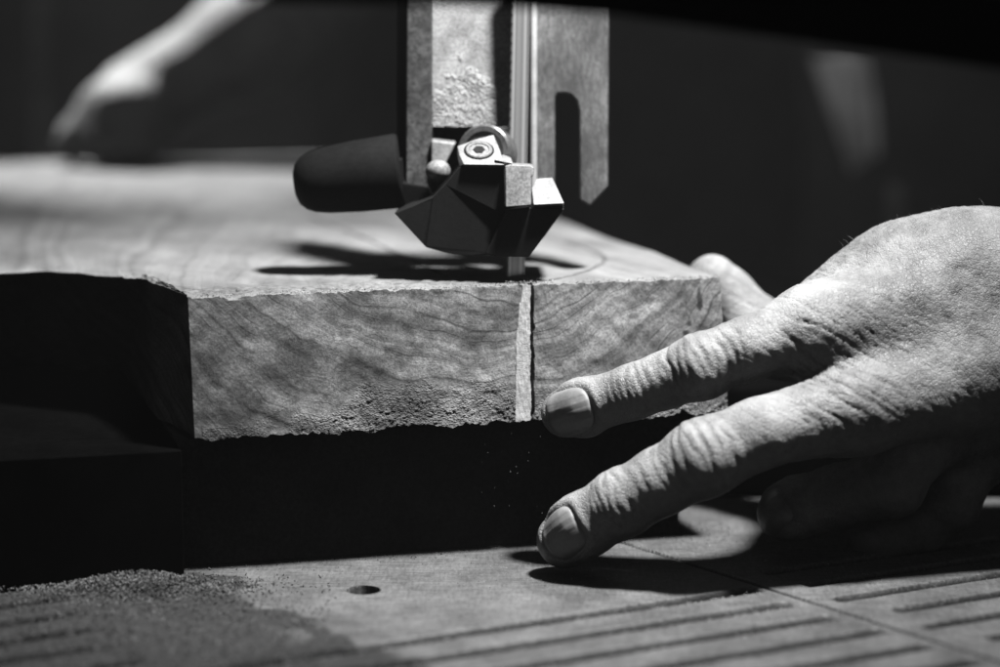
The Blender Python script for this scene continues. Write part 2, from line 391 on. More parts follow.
# ------------------------------------------------------------------ saw table
def line_from(p0, p1):
    a, b = at_z(*p0, 0)[:2], at_z(*p1, 0)[:2]; d = (b - a) / np.linalg.norm(b - a); return a, d
J0, JD = line_from((678, 560), (985, 657)); JN = np.array([-JD[1], JD[0]])
G0, GD = line_from((340, 652), (700, 598)); GN = np.array([-GD[1], GD[0]])
g_off = []
for a, b in [((403, 661), (700, 616)), ((538, 661), (790, 603)), ((660, 663), (874, 633))]:
    pa, pb = at_z(*a, 0)[:2], at_z(*b, 0)[:2]; g_off.append((float((pa - G0) @ GN), float((pb - G0) @ GN)))
print('groove dir', GD, 'joint', JD, 'offsets', g_off)
HOLE = at_z(363.5, 590, 0)[:2]
G_SP = 14.8
def groove_profile(x, y):
    p = np.stack([x, y], -1)
    q = (p - G0) @ GN; along = (p - J0) @ JN
    # side of the joint: negative JN.. choose sign so the left plate is positive
    side = along * (1 if ((HOLE - J0) @ JN) > 0 else -1)
    wob = .16 * fbm(np.stack([x * .12, y * .12, x * 0], -1), 3, 200)
    k = np.round(-q / G_SP); dq = np.abs(q + k * G_SP + wob)
    gx = (p - G0) @ GD
    gv = sstep(2.9, 1.8, dq) * np.maximum(k >= 0, sstep(-38, -50, gx)) * sstep(3, 5.5, side + 3 * noise3(np.stack([k * 7.7, k * 0, k * 0], -1), 3))
    k2 = np.round(-(q + 2.5) / G_SP); dq2 = np.abs(q + 2.5 + k2 * G_SP + wob)
    gr = sstep(2.4, 1.5, dq2) * (k2 >= -1) * sstep(-9, -12, side + 4 * noise3(np.stack([k2 * 5.3, k2 * 0, k2 * 0], -1), 5))
    j = sstep(.85, .4, np.abs(side + .4 * wob))
    return gv, gr, j, side
def build_table():
    hx, hy = HOLE
    xs = np.unique(np.round(np.concatenate([np.linspace(-900, -150, 16), np.arange(-150, -126, 2.0), np.arange(-126, 142, .46), np.arange(hx - 6, hx + 6, .22), np.linspace(150, 900, 16)]), 3))
    ys = np.unique(np.round(np.concatenate([np.linspace(150, 485, 12), np.arange(485, 500, 1.0), np.arange(500, 612, .42), np.arange(hy - 6, hy + 6, .22), np.arange(610, 680, 1.2), np.linspace(680, 1150, 14)]), 3))
    xs = xs[np.concatenate([[True], np.diff(xs) > .1])]; ys = ys[np.concatenate([[True], np.diff(ys) > .1])]
    X, Y = np.meshgrid(xs, ys)
    gv, gr, j, side = groove_profile(X, Y)
    inside = (X > -260) & (X < 260) & (Y > 470) & (Y < 720)
    fillm = sstep(.0, .9, fbm(np.stack([X * .05, Y * .05, X * 0], -1), 4, 230) + .25)      # grooves partly packed with dust
    g = np.maximum(gv, gr) * (1 - .35 * fillm)
    Z = -4.0 * g * inside - 1.6 * j * inside + .05 * fbm(np.stack([X * .1, Y * .1, X * 0], -1), 3, 240)
    rh = np.hypot(X - hx, Y - hy)
    hole = sstep(4.25, 4.05, rh); Z = Z * (1 - hole) - 14 * hole
    nx, ny = len(xs), len(ys)
    V = np.stack([X, Y, Z], -1).reshape(-1, 3)
    F = []
    for i in range(ny - 1):
        a = i * nx + np.arange(nx - 1); F += np.stack([a, a + 1, a + nx + 1, a + nx], -1).tolist()
    n0 = len(V)                                              # skirt gives the plate its thickness
    ring = list(range(nx)) + [i * nx + nx - 1 for i in range(1, ny)] + [(ny - 1) * nx + k for k in range(nx - 2, -1, -1)] + [i * nx for i in range(ny - 2, 0, -1)]
    low = V[ring].copy(); low[:, 2] = -32; V = np.concatenate([V, low]); n = len(ring)
    for k in range(n): F.append([ring[k], n0 + k, n0 + (k + 1) % n, ring[(k + 1) % n]])
    F.append([n0 + k for k in range(n)])
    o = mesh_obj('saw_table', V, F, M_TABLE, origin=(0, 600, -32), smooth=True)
    o.data.set_sharp_from_angle(angle=math.radians(50))
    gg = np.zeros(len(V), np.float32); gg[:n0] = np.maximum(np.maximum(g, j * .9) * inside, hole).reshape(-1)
    # sawdust film darkening the left front corner (a patch of its own outline)
    D0, D1 = at_z(185, 568, 0)[:2], at_z(345, 650, 0)[:2]; dv = (D1 - D0) / np.linalg.norm(D1 - D0)
    q = (V[:, 0] - D0[0]) * -dv[1] + (V[:, 1] - D0[1]) * dv[0]
    q = q * (-1 if (-120 - D0[0]) * -dv[1] + (530 - D0[1]) * dv[0] > 0 else 1)
    nz = fbm(np.stack([V[:, 0] * .06, V[:, 1] * .06, V[:, 0] * 0], -1), 5, 260)
    dd = sstep(2.0, -4.0, q + 12 * nz).astype(np.float32) * .9
    for nm, arr in (('groove', gg), ('dust', dd)):
        at = o.data.attributes.new(nm, 'FLOAT', 'POINT'); at.data.foreach_set('value', arr.astype(np.float32))
    return prop(o, 'grooved flat saw table with a round hole, dusted with sawdust', 'saw table')
build_table()

# ------------------------------------------------------------------ sawdust: grains, heaps (nobody could count them)
def grains(name, pts, sizes, mat, label, normal=(0, 0, 1), stretch=2.2):
    V = []; F = []
    for p, s in zip(pts, sizes):
        b = len(V); R = np.linalg.qr(rng.normal(size=(3, 3)))[0]
        q = np.array([[1, 0, -.5], [-.6, .8, -.4], [-.5, -.8, -.4], [.1, 0, .8], [.9, .5, .3]]) * np.array([stretch * rng.uniform(.5, 1), 1, .7])
        q = (q @ R) * s
        V += list(p + q); F += [[b, b + 1, b + 2], [b, b + 4, b + 1], [b, b + 2, b + 4], [b + 1, b + 3, b + 2], [b + 1, b + 4, b + 3], [b + 2, b + 3, b + 4]]
    o = mesh_obj(name, V, F, mat)
    return prop(o, label, 'sawdust', None, 'stuff')
pts = []; sz = []
def along_slab(u, w): return slab_pt(u, w, 0)
for _ in range(2600):                                        # thin drift along the slab's shadow line
    u = rng.uniform(-120, 150); w = rng.normal(6, 5)
    p = along_slab(u, w); pts.append(np.array([p[0], p[1], .15])); sz.append(rng.uniform(.09, .26))
hp = at_z(140, 588, 0)
for _ in range(3200):                                        # small heap at the left
    a = rng.normal(0, 1, 2); x, y = hp[0] + a[0] * 15, hp[1] + a[1] * 6
    h = 4.4 * math.exp(-(a[0] ** 2 + a[1] ** 2) / 1.1)
    pts.append(np.array([x, y, h * rng.uniform(.5, 1.05) + .1])); sz.append(rng.uniform(.14, .42))
for _ in range(2600):                                        # left front corner
    px, py = rng.uniform(-20, 330), rng.uniform(575, 680)
    if px * .5 + (py - 575) * -1.0 > 130 + rng.normal(0, 25): continue
    p = at_z(px, py, 0); pts.append(np.array([p[0], p[1], rng.uniform(.1, .7)])); sz.append(rng.uniform(.12, .4))
grains('sawdust', pts, sz, M_SAWD, 'loose sawdust drifted along the slab shadow and heaped at the table corner')
pts = []; sz = []
for _ in range(1700):                                        # caught along the near lips of the table slots
    k = rng.integers(0, 5); t_ = rng.uniform(-20, 110) if rng.random() < .8 else rng.uniform(60, 150)
    p2 = G0 + GD * t_ - GN * (k * G_SP + 2.9 + abs(rng.normal(0, .5))); sd_ = (p2 - J0) @ JN * (1 if ((HOLE - J0) @ JN) > 0 else -1)
    if sd_ < 2: continue
    pts.append(np.array([p2[0], p2[1], .1])); sz.append(rng.uniform(.08, .26))
for _ in range(1500):
    u = rng.uniform(40, 140); z = rng.uniform(0, 1)
    px, py = rng.uniform(420, 1000), rng.uniform(535, 640)
    p = at_z(px, py, 0); pts.append(np.array([p[0], p[1], .1])); sz.append(rng.uniform(.06, .17))
for _ in range(900):
    u = rng.uniform(0, UL); w = abs(rng.normal(0, 3.0)); pts.append(slab_pt(u, w, ZT + .15)); sz.append(rng.uniform(.08, .22))
for _ in range(160):
    pts.append(slab_pt(ku_t + rng.normal(0, 3), 2 + abs(rng.normal(0, 3)), ZT + rng.uniform(.1, .5))); sz.append(rng.uniform(.1, .28))
for _ in range(22):                                          # chips in the air below the cut
    pts.append(at_y(rng.uniform(480, 545), rng.uniform(425, 520), 600 + rng.normal(0, 8))); sz.append(rng.uniform(.04, .11))
grains('wood_dust', pts, sz, M_SAW, 'pale wood dust speckled over the slab edge and the table by the fingers')

# ------------------------------------------------------------------ blade
bt = at_y(522, -60, 652); bb = slab_pt(*loc_uw(at_z(516.5, 280, ZT)), 40)
bb = np.array([at_z(516.5, 280, ZT)[0] - .8, 634, 40.0])
ang = math.radians(47); wd = np.array([3.3, 0, 0]); th = np.array([0, .35, 0])
LB = float(np.linalg.norm(bt - bb)); ring = lambda c: [c - wd - th, c + wd - th, c + wd + th, c - wd + th]
zb = lambda t: np.array([0, 0, LB * t])
v, f = prism(ring(zb(0)), ring(zb(1)))
nt = 48
for i in range(nt):                                          # teeth on the leading edge
    c, c2, c1 = zb((i + .5) / nt), zb((i + 1) / nt), zb(i / nt); b = len(v); tip = -wd * 1.07
    v += [c1 - wd - th, c1 - wd + th, c2 - wd - th, c2 - wd + th, c1 + tip - th * .6, c1 + tip + th * .6]
    f += [[b, b + 2, b + 4], [b + 1, b + 5, b + 3], [b + 2, b + 3, b + 5, b + 4], [b, b + 4, b + 5, b + 1]]
o = mesh_obj('band_saw_band', v, f, M_BLADE)
o.location = Vector(bb) * S
o.rotation_mode = 'QUATERNION'; o.rotation_quaternion = Vector((0, 0, 1)).rotation_difference(Vector(bt - bb)) @ Matrix.Rotation(ang, 3, 'Z').to_quaternion()
prop(o, 'narrow shiny band saw blade running down into the wood slab', 'saw blade')

# ------------------------------------------------------------------ blade guide
GO = 7.0
gy = lambda px, py, y: at_y(px, py, y + GO)
GB = gy(480, 256, 632)
g = empty('blade_guide', GB, 'steel band saw blade guide with slotted plates, black block and knob above the slab', 'blade guide')
def gpart(name, pix, y0, y1, mat, bevel=.35, parent=g, lean=.24):
    v, f = plate(pix, y0 + GO, y1 + GO, lean); return mesh_obj(name, v, f, mat, parent, bevel=bevel)
gpart('slotted_plate', [(531, -60), (609.5, -60), (608, 187), (590, 206), (580, 200), (579.5, 112), (577, 101), (571.5, 95), (564, 93), (558, 93.5), (555, 97), (555, 214), (534, 214), (531, 206)], 641, 645, M_STEEL, .9)
gpart('plate_lip', [(530.5, -60), (537, -60), (537, 205), (530.5, 205)], 639.4, 643, M_LIP, .7)  # paler strip along the plate's left edge
gpart('back_plate', [(430, -60), (514, -60), (514, 126.5), (500, 127), (470, 128), (430, 127)], 637, 641, M_WEB, .5)
K1 = 170; gx_, gy_ = np.meshgrid(np.linspace(431, 503, K1), np.linspace(40, 127, K1))
tri = (gy_ - (66 + .5 * np.abs(gx_ - 462))) * .05; P_ = np.stack([gx_ * .06, gy_ * .06, gx_ * 0], -1)
mk_ = sstep(-.2, .5, tri + .7 * fbm(P_ * 1.2, 4, 610)) * sstep(503, 494, gx_) * sstep(428, 434, gx_)
hz_ = mk_ * (.6 + .12 * fbm(P_ * 3.2, 3, 611) + .12 * noise3(P_ * np.array([12, 16, 1]), 612) + .13 * noise3(P_ * np.array([22, 30, 1]), 613)) - .3
V_ = []
for a_, b_, h_ in zip(gx_.ravel(), gy_.ravel(), hz_.ravel()): V_.append(gy(a_, b_, 637 + .24 * (190 - b_) / 3.8) - np.array([0, h_, 0]))
V_ += [p + np.array([0, 1.5 + h_, 0]) for p, h_ in zip(V_[:], hz_.ravel())]; n_ = K1 * K1
F_ = [[i * K1 + j, i * K1 + j + 1, (i + 1) * K1 + j + 1, (i + 1) * K1 + j] for i in range(K1 - 1) for j in range(K1 - 1)]
F_ += [[n_ + k for k in q[::-1]] for q in F_]
rim = list(range(K1)) + [i * K1 + K1 - 1 for i in range(1, K1)] + [(K1 - 1) * K1 + j for j in range(K1 - 2, -1, -1)] + [i * K1 for i in range(K1 - 2, 0, -1)]
F_ += [[rim[k], rim[(k + 1) % len(rim)], n_ + rim[(k + 1) % len(rim)], n_ + rim[k]] for k in range(len(rim))]
bp = [o for o in g.children if o.name.startswith('back_plate')][0]
mesh_obj('packed_sawdust', V_, F_, M_CAKE, bp, smooth=True)
gpart('side_flange', [(407, -60), (432.5, -60), (432, 140), (428.5, 165), (430, 185), (426, 193), (414, 188), (405.5, 186)], 634, 660, M_FLANGE, .6)
gpart('flange_backing', [(397, -60), (408, -60), (406, 187), (396, 186)], 640, 664, M_BLACK, .8)
gpart('bracket', [(429, 127), (516, 126.5), (516, 205), (429, 205)], 651, 658, M_FLANGE, .5)
gpart('spacer_plate', [(431, 140), (456, 143), (447, 162), (440, 172), (431, 170)], 632, 640, M_BRIGHT, .6)
# ball end
def lathe(center, axis, prof, n=40):
    """prof: (along, radius) turned about an axis"""
    t = np.array(axis, float); t /= np.linalg.norm(t); c0 = np.array(center, float)
    a = np.cross(t, [0, 0, 1.0] if abs(t[2]) < .9 else [1.0, 0, 0]); a /= np.linalg.norm(a); b = np.cross(t, a); v = []; f = []
    for s_, r in prof:
        for k in range(n):
            th_ = 2 * math.pi * k / n; v.append(c0 + t * s_ + r * (math.cos(th_) * a + math.sin(th_) * b))
    for i in range(len(prof) - 1):
        for k in range(n): f.append([i * n + k, i * n + (k + 1) % n, (i + 1) * n + (k + 1) % n, (i + 1) * n + k])
    return v, f + [list(range(n))[::-1], list(range((len(prof) - 1) * n, len(prof) * n))]
c = gy(438, 171, 630); prof = [(-3.4 * math.cos(t), max(.05, 3.1 * math.sin(t))) for t in np.linspace(.02, math.pi - .02, 14)]
v, f = lathe(c, (1, -.2, .1), prof); mesh_obj('pivot_ball', v, f, M_INSERT, g, smooth=True)
# bearing wheel
c = gy(487.5, 153.5, 632); ax = np.array([-.30, -1, .22]); ax /= np.linalg.norm(ax)
v, f = lathe(c, ax, [(-4, 4), (-4, 6.9), (-3.4, 7.5), (3.4, 7.5), (4, 6.9), (4, 5.6), (3.5, 5.4), (3.5, 2)], 64)
o = mesh_obj('bearing', v, f, M_BEARING, g, smooth=True); o.data.set_sharp_from_angle(angle=math.radians(35))
# block with its shade painted black, built as one faceted solid: outline at the front, smaller outline at the back
fr = [(394, 213), (426, 247.5), (450, 254), (470, 256.5), (494, 254), (500, 256.5), (528, 256.5), (545, 236), (564, 210), (563, 203.5), (531, 205), (505, 207), (504, 165), (463, 164.5), (458, 168), (446, 184), (432, 198), (414, 205)]
a = [gy(px, py, 617 + (6 if px > 530 else 0) + (3 if px < 440 else 0)) for px, py in fr]
cm = np.mean(a, axis=0)
b = [p + np.array([0, 24, 0]) + (cm - p) * np.array([.04, 0, .04]) for p in a]
v, f = prism(a, b); mesh_obj('guide_block', v, f, M_BLACK, g, bevel=.4)
gpart('block_foot', [(486, 254), (498, 257), (529, 257), (564.5, 209), (531, 207.5), (506, 210)], 614.5, 622, M_BLACK, .3, g, 0)
# screw boss: a machined face leaning back
def lean(pix_y, off):
    a = [gy(px, py, y) for px, py, y in pix_y]; b = [p + np.array(off) for p in a]; return prism(a, b)
boss_pts = [(463.5, 164.5, 615.5), (504.5, 165, 615.5), (500, 150, 621), (493.5, 134.5, 627), (476, 139, 626), (457, 146, 624), (459, 155, 619.5)]
P0, P1, P2 = gy(463.5, 164.5, 615.5), gy(504.5, 165, 615.5), gy(493.5, 134.5, 627)
nb = np.cross(P1 - P0, P2 - P0); nb /= np.linalg.norm(nb); nb = nb if nb[1] < 0 else -nb
on_boss = lambda px, py: CAM + ray(px, py) * (((P0 - CAM) @ nb) / (ray(px, py) @ nb))
sc = on_boss(479, 150.5)
a = [on_boss(q[0], q[1]) for q in boss_pts]; v, f = prism(a, [p + np.array([0, 7, -3.5]) for p in a]); mesh_obj('screw_boss', v, f, M_BRIGHT, g, bevel=.35)
v, f = lathe(sc, nb, [(-.5, 3.6), (.25, 3.6), (.5, 3.35), (.5, 2.75), (.2, 2.55), (.2, .05)], 40)
scr = mesh_obj('set_screw', v, f, M_INSERT, g, smooth=True); scr.data.set_sharp_from_angle(angle=math.radians(30))
v, f = lathe(sc, nb, [(.1, 1.6), (.42, 1.6)], 6); mesh_obj('hex_socket', v, f, M_BLACK, scr)
v, f = lathe(sc, nb, [(.1, 3.75), (.1, 4.05), (-.4, 4.05), (-.4, 3.75)], 40); mesh_obj('screw_rim', v, f, M_DARK, scr, smooth=False)
v, f = lean([(505.5, 207.5, 612), (531, 205.5, 612), (531, 177.5, 614.5), (533.5, 176, 614.6), (534.5, 168, 615.3), (531, 165.5, 615.5), (510, 164.5, 615.5), (505, 166, 615.5)], (0, 6, 0)); mesh_obj('guide_insert', v, f, M_INSERT, g, bevel=.5)
v, f = lean([(533.5, 204.8, 612.5), (564.3, 203.3, 612.5), (552.5, 177.5, 622), (536.5, 178.5, 622), (531.5, 188, 618)], (0, 6, -2)); mesh_obj('guide_insert', v, f, M_BRIGHT, g, bevel=.3)
v, f = lean([(494, 160, 616), (506, 162, 615.5), (513, 164, 616), (511, 159, 619), (503, 156, 621)], (0, 5, 0)); mesh_obj('insert_chip', v, f, M_BRIGHT, g, bevel=.3)
# black clamp knob on the left
kx = lambda px, py, y=636: gy(px, py, y)
c0, c1 = kx(401, 176), kx(294, 190)
prof = [(0.02, .1), (.0, 6), (.02, 9.2), (.1, 10.3), (.25, 10.9), (.6, 11.6), (1.0, 12.2)]
L = np.linalg.norm(c1 - c0); dirk = (c0 - c1) / L
v, f = lathe(c1 + np.array([0, 0, 1.5]), dirk, [(s * L, r) for s, r in [(0.0, .1), (.008, 3.4), (.035, 5.6), (.09, 7.2), (.17, 8.3), (.3, 9.0), (.6, 9.8), (.97, 10.2), (1.0, 9.8)]], 48)
mesh_obj('clamp_knob', v, f, M_DARK, g, smooth=True)
gpart('knob_stem', [(392, 160), (402, 158), (404, 182), (430, 186), (434, 200), (410, 214), (396, 208)], 634, 652, M_DARK, .8, g, 0)

# dark out-of-focus arm of the machine across the top
bar = [(240, 4), (405, 5), (430, 6), (520, 9), (612, 16), (735, 33), (870, 52), (1080, 82)]
lo = [at_y(px, py, 470) for px, py in bar]; hi = [p + np.array([0, 0, 16]) for p in lo[::-1]]
a = lo + hi; v, f = prism(a, [p + np.array([0, 9, 0]) for p in a])
o = mesh_obj('machine_guard', v, f, M_BLACK, origin=lo[0], bevel=1.5)
prop(o, 'black bent guard strip of the saw crossing in front of the blade guide', 'machine guard')

# ------------------------------------------------------------------ the person: signed distance modelling
def cap(p, a, b, ra, rb):
    ba = b - a; h = np.clip(((p - a) @ ba) / (ba @ ba), 0, 1)
    return np.linalg.norm(p - a - h[:, None] * ba, axis=1) - (ra + (rb - ra) * h)
def smin(a, b, k):
    h = np.clip(.5 + .5 * (b - a) / k, 0, 1); return b + (a - b) * h - k * h * (1 - h)
def ell(p, c, r, axes=None):
    q = p - c
    if axes is not None: q = q @ axes
    k0 = np.linalg.norm(q / r, axis=1); k1 = np.linalg.norm(q / (np.array(r) ** 2), axis=1); return k0 * (k0 - 1) / np.maximum(k1, 1e-9)
K = lambda px, py, y: at_y(px, py, y)
# joints: point, radius
FING = {
 'index':  [(K(566, 413, 604), 6.5), (K(584, 407, 602), 7.2), (K(634, 391.5, 597), 6.8), (K(665, 380.5, 595), 7.0), (K(700, 367, 592.5), 8.2), (K(745, 349, 592), 7.7), (K(815, 330, 598), 10.6)],
 'middle': [(K(565, 540, 589), 7.3), (K(582, 526, 587), 8.2), (K(622, 503, 583), 8.4), (K(660, 482, 580.5), 8.3), (K(704, 458, 578.5), 9.6), (K(760, 433, 580), 8.6), (K(855, 410, 589), 11.2)],
 'ring':   [(K(786, 513, 608), 7.6), (K(800, 508, 609), 8.3), (K(840, 497, 609), 8.5), (K(890, 482, 605), 9.2), (K(905, 455, 605), 9.4), (K(920, 430, 610), 11.0)],
 'little': [(K(868, 540, 618), 6.8), (K(885, 536, 619), 7.2), (K(920, 526, 619), 7.4), (K(950, 500, 617), 8.2), (K(965, 455, 622), 9.5)],
 'thumb':  [(K(712, 280, 661), 7.2), (K(726, 298, 662), 8.4), (K(748, 322, 660), 8.8), (K(782, 342, 652), 10.5), (K(835, 335, 640), 12.5)],
}
FING['thumb'] = [(p, r) for p, r in FING['thumb']]
WR = K(1150, 322, 625)
META = [ (FING['index'][-1][0], 11.0, WR + np.array([0, 0, 14]), 15), (FING['middle'][-1][0], 11.6, WR + np.array([0, -5, 3]), 16),
         (FING['ring'][-1][0], 11.5, WR + np.array([0, 8, -8]), 15), (FING['little'][-1][0], 10.5, WR + np.array([0, 16, -16]), 14),
         (FING['thumb'][-1][0], 13.0, WR + np.array([-6, 12, 16]), 16) ]
MASS = [ (K(930, 300, 622), (30, 17, 19)), (K(985, 270, 622), (34, 18, 16)), (K(870, 318, 618), (20, 13, 13)), (K(935, 365, 607), (32, 14, 17)) ]
def sdf_finger(p, chain, k=2.5):
    d = None
    for (a, ra), (b, rb) in zip(chain[:-1], chain[1:]):
        c = cap(p, a, b, ra, rb); d = c if d is None else smin(d, c, k)
    return d
ELB, SHO = np.array([395.0, 930, 150]), np.array([215.0, 1300, 420])
def sdf_hand(p):
    d = None
    for m in META:
        c = cap(p, m[0], m[2], m[1], m[3]); d = c if d is None else smin(d, c, 7)
    for c, r in MASS: d = smin(d, ell(p, c, r), 11)
    d = smin(d, cap(p, FING['index'][-1][0], FING['thumb'][-1][0], 9, 9), 10)        # web
    d = smin(d, cap(p, WR, ELB, 27, 40), 14)
    for nme, ch in FING.items():
        d = smin(d, sdf_finger(p, ch), 3.5 if nme != 'thumb' else 8)
    return d
def surface_nets(fn, lo, hi, h, blk=8):
    lo = np.array(lo, float); n = (np.ceil((np.array(hi) - lo) / h / blk).astype(int) * blk)
    D = np.full(n, 1e3, np.float32); nb = n // blk
    ii = np.stack(np.meshgrid(*[np.arange(k) for k in nb], indexing='ij'), -1).reshape(-1, 3)
    cen = lo + (ii * blk + (blk - 1) / 2) * h
    dc = fn(cen); rad = blk * h * .9 + 1.5
    loc = np.stack(np.meshgrid(*[np.arange(blk)] * 3, indexing='ij'), -1).reshape(-1, 3)
    for i, d in zip(ii, dc):
        s = tuple(slice(k * blk, k * blk + blk) for k in i)
        if abs(d) > rad: D[s] = d
    near = ii[np.abs(dc) <= rad]
    for k0 in range(0, len(near), 400):
        bl = near[k0:k0 + 400]
        idx = (bl[:, None, :] * blk + loc[None]).reshape(-1, 3)
        D[idx[:, 0], idx[:, 1], idx[:, 2]] = fn(lo + idx * h)
    D[0] = D[-1] = 5; D[:, 0] = D[:, -1] = 5; D[:, :, 0] = D[:, :, -1] = 5
    ins = D < 0
    c = np.zeros(n - 1, int)
    for a in (0, 1):
        for b in (0, 1):
            for e in (0, 1): c += ins[a:n[0] - 1 + a, b:n[1] - 1 + b, e:n[2] - 1 + e]
    act = np.argwhere((c > 0) & (c < 8)); vid = -np.ones(n - 1, np.int64); vid[tuple(act.T)] = np.arange(len(act))
    acc = np.zeros((len(act), 3)); cnt = np.zeros(len(act))
    corners = [(a, b, e) for a in (0, 1) for b in (0, 1) for e in (0, 1)]
    for i, p in enumerate(corners):
        for q in corners[i + 1:]:
            if sum(abs(x - y) for x, y in zip(p, q)) != 1: continue
            dp = D[act[:, 0] + p[0], act[:, 1] + p[1], act[:, 2] + p[2]]; dq = D[act[:, 0] + q[0], act[:, 1] + q[1], act[:, 2] + q[2]]
            m = (dp < 0) != (dq < 0); t = np.where(m, dp / np.where(m, dp - dq, 1), 0)
            pt = np.array(p)[None] + t[:, None] * (np.array(q) - np.array(p))[None]
            acc[m] += pt[m]; cnt[m] += 1
    V = lo + (act + acc / np.maximum(cnt, 1)[:, None]) * h
    F = []
    for ax in range(3):
        o1, o2 = [(1, 2), (2, 0), (0, 1)][ax]
        sl = [slice(1, n[k] - 1) for k in range(3)]; s0 = list(sl); s1 = list(sl); s0[ax] = slice(0, n[ax] - 1); s1[ax] = slice(1, n[ax])
        a = ins[tuple(s0)]; b = ins[tuple(s1)]
        e = np.argwhere(a != b); 
        base = e.copy()
        for k in range(3):
            if k != ax: base[:, k] += 1
        fl = a[tuple(e.T)]
        def g_(d1, d2):
            q = base.copy(); q[:, o1] -= d1; q[:, o2] -= d2; return vid[q[:, 0], q[:, 1], q[:, 2]]
        quad = np.stack([g_(1, 1), g_(0, 1), g_(0, 0), g_(1, 0)], -1)
        quad[~fl] = quad[~fl][:, ::-1]
        F.append(quad)
    F = np.concatenate(F); F = F[(F >= 0).all(1)]
    return V, F
def grad(fn, p, e=.15):
    return np.stack([fn(p + np.eye(3)[k] * e) - fn(p - np.eye(3)[k] * e) for k in range(3)], -1) / (2 * e)

def unit(v): v = np.array(v, float); return v / np.linalg.norm(v)
# wrinkles: (finger, joint index, dorsal direction, list of (offset along the finger, amplitude, width))
def joint_frame(name, i, dorsal):
    ch = FING[name]; p = ch[i][0]; a = unit(ch[i + 1][0] - ch[i - 1][0]); n = np.array(dorsal) - (np.array(dorsal) @ a) * a; n = unit(n)
    return p, a, n, np.cross(a, n), ch[i][1]
CRE = [('index', 4, (-.1, -.95, .35), [(-9.5, .22, .5), (-6.8, .42, .55), (-4.4, .25, .5), (-2.0, .5, .6), (.6, .35, .5), (3.0, .55, .6), (5.2, .4, .55), (7.6, .3, .5), (10, .25, .6), (12.5, .2, .6)]),
       ('index', 2, (-.1, -.95, .3), [(-5.0, .16, .45), (-3.0, .26, .45), (-1.2, .34, .45), (.8, .42, .5), (2.6, .26, .45), (4.6, .3, .45), (6.8, .18, .45), (9.2, .2, .5), (11.6, .14, .5)]),
       ('middle', 4, (-.2, -.9, .45), [(-12, .16, .5), (-9.5, .22, .55), (-7, .4, .6), (-4.2, .5, .65), (-1.2, .3, .55), (1.5, .55, .65), (4.4, .42, .6), (7.2, .32, .55), (10, .2, .5)]),
       ('middle', 2, (-.3, -.9, .3), [(-6.2, .16, .45), (-4, .28, .5), (-2, .42, .5), (.2, .45, .55), (2.4, .3, .5), (4.6, .26, .5), (7.4, .2, .5), (10.2, .18, .5)])]
NAILS = [('index', at_y(570, 412.5, 598), (-.16, -.97, .14), 6.3, 6.0), ('middle', at_y(562, 533, 582), (-.58, -.78, .22), 6.0, 6.0), ('ring', at_y(771, 512, 605), (-.88, -.40, .2), 5.6, 5.6)]
def nail_frame(name, c, n):
    ch = FING[name]; a = unit(ch[0][0] - ch[2][0]); n = unit(n); a = unit(a - (a @ n) * n); return unit(n), a, np.cross(n, a)
